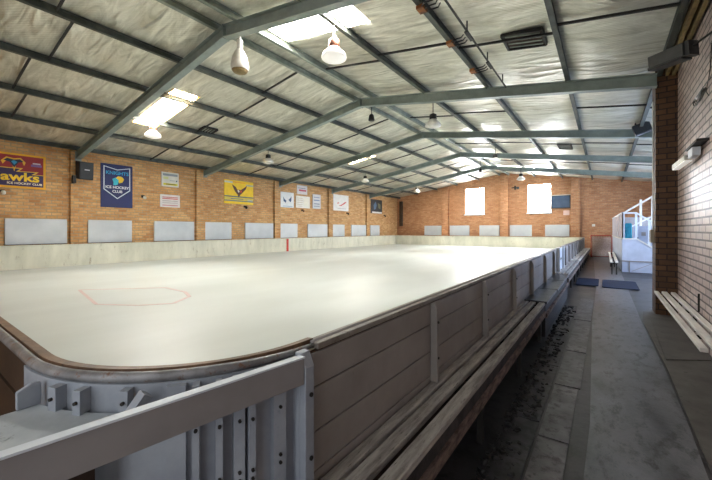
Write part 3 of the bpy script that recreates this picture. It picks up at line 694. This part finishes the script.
# yellow banner
s = sign(9.45, 11.09, 2.85, 3.98, (246,206,20), 'bright yellow banner with winged bird emblem and grey stripes', 'banner')
bar(s, 9.45, 9.9, 3.84, 3.92, (196,204,190)); bar(s, 10.65, 11.09, 3.76, 3.84, (170,180,160)); bar(s, 9.9, 10.6, 3.88, 3.92, (236,160,30))
bar(s, 9.45, 11.09, 3.17, 3.23, (90,110,110)); bar(s, 9.45, 11.09, 3.06, 3.14, (206,196,90)); bar(s, 9.45, 11.09, 2.97, 3.03, (110,130,120)); bar(s, 10.75, 11.05, 3.03, 3.1, (236,236,220)); bar(s, 9.8, 10.5, 3.07, 3.12, (130,140,120), lift=.006)
poly2(s, [(9.85,3.78),(10.05,3.68),(10.18,3.52),(10.25,3.56),(10.34,3.54),(10.44,3.6),(10.62,3.72),(10.72,3.8),(10.64,3.6),(10.48,3.44),(10.32,3.3),(10.22,3.16),(10.16,3.32),(10.02,3.46)], (92,56,24), 'bird_emblem', .004)
poly2(s, [(10.16,3.5),(10.22,3.54),(10.28,3.46),(10.22,3.4)], (230,224,200), 'bird_breast', .007)
poly2(s, [(10.32,3.52),(10.42,3.52),(10.4,3.42),(10.32,3.4)], (206,70,30), 'bird_wing', .007)
# picture signs in third bay
s = sign(12.86, 13.9, 2.85, 3.7, (218,222,224), 'white square sign with dark blue fish shaped marks')
for c0, sg in (((13.22,3.25),1),((13.6,3.3),-1)):
    poly2(s, [(c0[0]-.12*sg,c0[1]+.2),(c0[0]-.02,c0[1]+.05),(c0[0]+.12*sg,c0[1]-.02),(c0[0]+.05,c0[1]-.14),(c0[0]-.1*sg,c0[1]-.05)], (50,80,120), 'fish_mark')
bar(s, 13.08, 13.8, 2.9, 2.94, (150,170,190))
s = sign(14.16, 15.0, 3.68, 4.2, (220,214,216), 'small upper white sign with pink lettering above the white board'); bar(s, 14.3, 14.9, 3.86, 3.96, (196,80,100)); bar(s, 14.25, 14.85, 4.02, 4.06, (140,140,150))
s = sign(14.08, 15.22, 2.88, 3.58, (226,224,218), 'wide white notice board below the small pink lettered sign')
for z in (3.45,3.33,3.2,3.08,2.98): bar(s, 14.18, 14.6, z-.015, z+.01, (190,170,150))
bar(s, 14.7, 15.12, 3.0, 3.46, (232,228,214))
s = sign(15.48, 16.2, 2.9, 3.78, (206,208,214), 'narrow pale sign with grey-blue lettering beside the third pilaster')
for z, c in ((3.6,(150,160,184)),(3.42,(120,140,176)),(3.2,(140,150,170)),(3.05,(160,164,176))): bar(s, 15.58, 16.1, z-.04, z+.03, c)
s = sign(17.45, 19.1, 2.88, 3.95, (228,226,222), 'large white square sign with a red squiggle logo')
poly2(s, [(18.0,3.2),(18.3,3.3),(18.7,3.5),(18.9,3.52),(18.65,3.36),(18.25,3.2)], (196,70,70), 'squiggle_logo'); poly2(s, [(17.85,3.42),(18.05,3.46),(18.05,3.36),(17.85,3.3)], (220,160,150), 'logo_dot'); bar(s, 17.9, 18.8, 3.0, 3.05, (190,186,190))
s = sign(21.93, 23.55, 2.87, 3.95, (40,40,44), 'dark poster with white lower border near the far left corner', 'poster')
bar(s, 22.1, 23.5, 2.88, 3.0, (220,220,216)); poly2(s, [(22.3,3.5),(22.6,3.8),(22.75,3.5),(22.6,3.2),(22.35,3.15)], (80,110,140), 'picture_shape'); poly2(s, [(22.9,3.7),(23.3,3.6),(23.3,3.2),(23.0,3.3)], (110,110,84), 'picture_shape')
# speaker on first pilaster
sp = empty('wall_speaker', (-14.1, 4.0, 3.3), 'black loudspeaker hanging on the left wall beside the navy banner', 'speaker')
MB().prism([(-14.3,3.8,3.32),(-14.07,3.84,3.27),(-14.03,3.84,3.86),(-14.3,3.8,3.9)], (0,.4,0)).build('cabinet', 'black', sp, bevel=.02)
MB().prism([(-14.075,3.87,3.3),(-14.05,3.87,3.3),(-14.015,3.87,3.83),(-14.04,3.87,3.83)], (0,.34,0)).build('grille', 'black_grille', sp)
MB().box(-14.378,-14.2,3.72,3.8,3.15,3.4).build('bracket', 'dark_steel', sp)
bar_ = MB().box(-14.035,-14.02,3.98,4.12,3.58,3.61).build('badge', fl((200,200,205)), sp)
# small wall spots/brackets on left wall
for (y, z, lb, m_) in ((5.95,2.86,'small wall bracket lamp right of the navy banner','lamp_white'),(10.6,2.72,'small dark wall bracket below the yellow banner','dark_steel'),(14.6,2.72,'small dark wall bracket below the white notice board','copper'),(18.95,2.72,'small dark wall bracket below the red squiggle sign','dark_steel'),(23.9,2.72,'small dark wall bracket right of the dark poster','dark_steel'),(2.1,2.72,'small white wall fitting below the red and navy banner','lamp_white')):
    b = empty('wall_bracket', (XL+.05, y, z), lb, 'bracket', 'small wall brackets')
    MB().box(XL+.002, XL+.05, y-.06, y+.06, z-.02, z+.07).build('backplate', 'dark_steel', b)
    MB().lathe([(.03,-.08),(.055,-.06),(.055,.0),(.03,.04)], (XL+.12,y+.02,z), 12).build('lamp_head', m_, b, smooth=True)
    MB().tube([(XL+.05,y,z+.03),(XL+.12,y+.02,z+.03)], .012, 6).build('arm', 'dark_steel', b)
# screen on end wall
s = tag(MB().box(-2.88, -1.8, FY-.07, FY-.002, 3.0, 3.84).build('scoreboard', 'black', bevel=.01), 'dark scoreboard screen right of the right window on the end wall', 'scoreboard')
MB().box(-2.84, -1.84, FY-.076, FY-.07, 3.05, 3.79).build('screen', mat('screen_face', (72,92,116), (56,74,96), 1.5, .12), s)
MB().box(-2.9, -1.78, FY-.08, FY-.004, 3.84, 3.88).build('top_trim', 'lamp_white', s)
tag(MB().box(-2.2, -1.86, FY-.03, FY-.002, 2.55, 2.85).build('wall_notice', fl((226,196,186))), 'small pinkish notice below the dark scoreboard', 'notice')
f_ = empty('wall_fan', (-5.1, FY-.15, 4.55), 'small dark bracket fitting between the two windows on the end wall', 'bracket')
MB().box(-5.3, -4.9, FY-.2, FY-.14, 4.5, 4.56).build('arm', 'dark_steel', f_); MB().box(-5.14,-5.04,FY-.14,FY-.002,4.4,4.66).build('backplate', 'dark_steel', f_)
MB().lathe([(.07,-.08),(.1,-.06),(.1,.06),(.07,.08)], (-4.9,FY-.2,4.5), 12).build('head', 'black_grille', f_)
f_ = tag(MB().box(-14.2, -13.95, FY-.2, FY-.002, 1.9, 5.0-1.0).build('corner_downpipe', 'dark_wood', bevel=.02), 'dark vertical duct in the far left corner', 'duct')
tag(MB().box(-.66, -.5, FY-.12, FY-.002, 1.8, 1.95).build('exit_fitting', 'lamp_white', bevel=.01), 'tiny white wall fitting above the hockey goal', 'wall fitting')

# hockey goal
g = empty('hockey_goal', (-.15, 24.6, 0), 'red framed hockey goal with pale net standing at the end of the walkway', 'goal')
MB().tube([(-.66,24.4,0),(-.66,24.4,1.26),(.33,24.4,1.26),(.33,24.4,0)], .04, 10).build('goal_frame', 'red', g, smooth=True)
MB().tube([(-.66,24.4,.03),(-.6,25.0,.03),(.27,25.0,.03),(.33,24.4,.03)], .03, 8).build('base_frame', 'red', g, smooth=True)
n_ = MB()
for k in range(13): x = -.63+k*.077; n_.tube([(x,24.42,1.24),(x,24.75,1.15),(x,25.0,.05)], .012, 5)
for k in range(12): z = .1+k*.095; n_.tube([(-.63,24.9,z),(.3,24.9,z)], .012, 5)
n_.build('goal_net', 'net', g)
MB().box(-.6,.27,24.92,24.94,.04,1.15).build('net_backing', 'net', g)

# ---------------------------------------------------------------- booth
BY = 16.3
bt = empty('timekeeper_booth', (1.0, BY, 0), 'white panelled booth with framed windows beyond the brick pier', 'booth')
MB().prism([(.52,BY,.02),(1.9,BY,.02),(1.9,BY,.72),(1.38,BY,.94),(.95,BY,1.24),(.52,BY,1.24)], (0,.06,0)).build('front_panel', 'booth', bt)
MB().prism([(.52,BY+.06,.02),(.56,BY+.06,.02),(.38,24.3,.02),(.34,24.3,.02)],(0,0,1.22)).build('side_panel', 'booth', bt)
tr = MB().box(.5,1.9,BY-.03,BY,.41,.45); tr.box(.72,.75,BY-.03,BY,.02,.41); tr.beam((.8,BY-.01,.06),(1.35,BY-.01,.36),.012,.015)
tr.build('rail_trim', 'grey_paint', bt)
cp = MB(); cp.beam((.5,BY+.02,1.26),(.95,BY+.02,1.26),.1,.04); cp.beam((.95,BY+.02,1.26),(1.38,BY+.02,.96),.1,.04); cp.beam((1.38,BY+.02,.96),(1.9,BY+.02,.74),.1,.04); cp.prism([(.49,BY,1.24),(.57,BY,1.24),(.39,24.3,1.24),(.31,24.3,1.24)],(0,0,.04))
cp.build('sill', 'lamp_white', bt)
fw = MB()
for x, z in ((.555,2.22),(.93,2.22),(1.3,1.95)): fw.box(x-.035, x+.035, BY, BY+.05, .95 if x > 1.2 else 1.26, z)
fw.beam((.52,BY+.025,2.22),(.95,BY+.025,2.22),.05,.05); fw.beam((.93,BY+.025,2.22),(1.3,BY+.025,1.93),.05,.05); fw.beam((1.3,BY+.025,1.93),(1.7,BY+.025,1.7),.05,.05)
for y in [BY+1.6*k for k in range(6)]: xq = .52-(y-BY)*.0225; fw.box(xq,xq+.04,y,y+.05,1.26,2.24)
fw.prism([(.51,BY,2.2),(.57,BY,2.2),(.39,24.3,2.2),(.33,24.3,2.2)],(0,0,.06)); fw.build('window_frame', 'pale_paint', bt)
pn = MB().prism([(.535,BY+.05,1.28),(.545,BY+.05,1.28),(.365,24.3,1.28),(.355,24.3,1.28)],(0,0,.92)); pn.build('side_sheet', mat('side_sheet', (190,186,200), (170,168,184), 3, .3), bt)
tag(MB().box(.64,.86,17.2,17.45,1.0,1.86).build('hanging_jacket', 'teal', bevel=.05), 'teal jacket seen through the booth window', 'jacket')
k_ = empty('white_cabinet', (1.2, 18.5, 0), 'white cabinet with dark knobs inside the booth right of the teal jacket', 'cabinet')
MB().box(.98,1.7,18.2,18.8,.02,1.75).build('body', 'booth', k_); MB().box(1.2,1.34,18.17,18.2,1.35,1.5).build('door', 'grey_paint', k_); MB().box(1.05,1.1,18.17,18.2,1.2,1.3).build('door', 'dark_steel', k_)
# stair balustrade behind booth
sb = empty('stair_balustrade', (1.1, 19.5, 0), 'white balustrade climbing to the right behind the booth', 'balustrade')
r_ = MB(); r_.beam((.6,20,2.3),(2.1,20,3.35),.05,.07); r_.beam((.6,20,1.5),(2.1,20,2.45),.05,.06)
r_.build('handrail', 'lamp_white', sb)
for x, z0, z1 in ((.62,0,2.32),(1.3,0,2.95),(1.7,0,3.1)): MB().box(x-.04,x+.04,19.96,20.04,z0,z1).build('post', 'lamp_white', sb)
MB().box(.6,2.5,21.2,21.25,.02,2.2).build('back_panel', 'grey_paint', bt)

# ---------------------------------------------------------------- fittings on the right wall
h = empty('wall_heater', (.8, 6.35, 4.0), 'long dark grey heater box bracketed high on the right wall', 'heater')
a, b_ = Vector((.93,6.0,4.02)), Vector((.6,6.9,4.13))
MB().beam((.57,6.5,3.98), (.9,6.25,3.98), .26, .17, (.25,-.35,1)).build('housing', mat('heater_grey', (62,64,62), (44,46,44), 5, .5), h, bevel=.012)
MB().beam((.56,6.52,3.9), (.88,6.28,3.89), .22, .04, (.25,-.35,1)).build('hood', 'black', h)
MB().beam((.9,6.25,3.98), (.94,6.22,3.98), .2, .19, (.25,-.35,1)).build('end_cap', 'black', h)
MB().tube([(.93,6.22,4.0),(1.075,6.0,4.04)], .014, 6).build('bracket_arm', 'dark_steel', h)
cbx = MB().tube([(1.065,6.0,3.9),(1.068,6.1,3.6),(1.066,6.3,3.4),(1.066,6.15,3.3)], .006, 6).build('power_cable', 'dark_steel', h)
import math as _m
cc = MB()
for q in range(3):
    pts = [(1.055-.008*q, 6.55+.28*math.cos(t)+.05*q, 3.42+(.035+.012*q)*math.sin(t)+.02*math.cos(2*t)) for t in [2*math.pi*k/20 for k in range(21)]]
    cc.tube(pts, .007, 6)
cc.tube([(1.06,6.8,3.45),(1.06,6.4,3.5),(1.06,6.0,3.48),(1.06,5.7,3.38)], .007, 6)
tag(cc.build('cable_coil', 'dark_steel'), 'loose loops of dark cable hanging on the right brick wall', 'cable')
# white bracket lamp
f2 = empty('wall_floodlight', (1.0, 6.8, 2.7), 'white box floodlight on an arm fixed to the right brick wall', 'light')
MB().beam((.93,7.6,2.62), (.99,6.95,2.66), .09, .08).build('lamp_housing', 'lamp_white', f2, bevel=.01)
MB().beam((.93,7.58,2.575), (.99,6.95,2.615), .08, .015).build('diffuser', 'bulb', f2)
MB().box(.97,1.06,6.55,6.85,2.62,2.74).build('body', 'pale_paint', f2, bevel=.008)
MB().box(.96,1.078,6.2,6.95,2.75,2.78).build('mounting_plate', 'dark_steel', f2)
MB().tube([(.99,6.95,2.68),(1.02,6.85,2.7)], .02, 8).build('arm', 'dark_steel', f2)
# floodlight on third rafter
f3 = empty('frame_floodlight', (.8, 12.6, 4.4), 'black boxy floodlight hanging from the third roof frame near the pier', 'light')
MB().beam((.66,12.55,4.38), (1.02,12.55,4.5), .2, .3).build('housing', 'black', f3, bevel=.02)
MB().beam((.66,12.44,4.38), (1.02,12.44,4.5), .02, .26).build('front_grille', 'black_grille', f3)
MB().tube([(.72,12.55,4.5),(.7,12.6,4.62),(.7,12.8,4.65)], .018, 6).build('bracket', 'dark_steel', f3)
MB().tube([(.98,12.55,4.6),(1.1,12.6,4.7),(1.12,12.8,4.6)], .018, 6).build('bracket', 'dark_steel', f3)
# junction box on pier
jb = tag(MB().box(.715, .77, 8.7, 9.0, 1.35, 1.6).build('junction_box', mat('jbox', (160,150,130), (140,130,112), 4, .5), bevel=.006), 'small beige electrical box on the side of the brick pier', 'electrical box')
MB().box(.71,.7145,8.74,8.96,1.38,1.57).build('cover', 'grey_paint', jb)
MB().tube([(.755,8.85,1.6),(.755,8.85,4.1)], .01, 6).build('conduit', 'lamp_white', jb)

# ---------------------------------------------------------------- lights
W = bpy.data.worlds.new('World'); S.world = W; W.use_nodes = True
bg = W.node_tree.nodes['Background']; bg.inputs['Color'].default_value = (.93,.96,1.0,1); bg.inputs['Strength'].default_value = 1.05

# ---------------------------------------------------------------- camera
cam = bpy.data.cameras.new('camera'); co = bpy.data.objects.new('camera', cam); COL.objects.link(co)
cam.sensor_fit = 'HORIZONTAL'; cam.sensor_width = 36; cam.lens = 344/712*36; cam.shift_y = -10.3/712; cam.clip_start = .02
co.location = (0,0,1.6); co.rotation_euler = (math.pi/2, 0, math.radians(35.9))
S.camera = co
S.view_settings.view_transform = 'Standard'; S.view_settings.look = 'None'; S.view_settings.gamma = 1; S.view_settings.exposure = .92
S.view_settings.use_curve_mapping = False
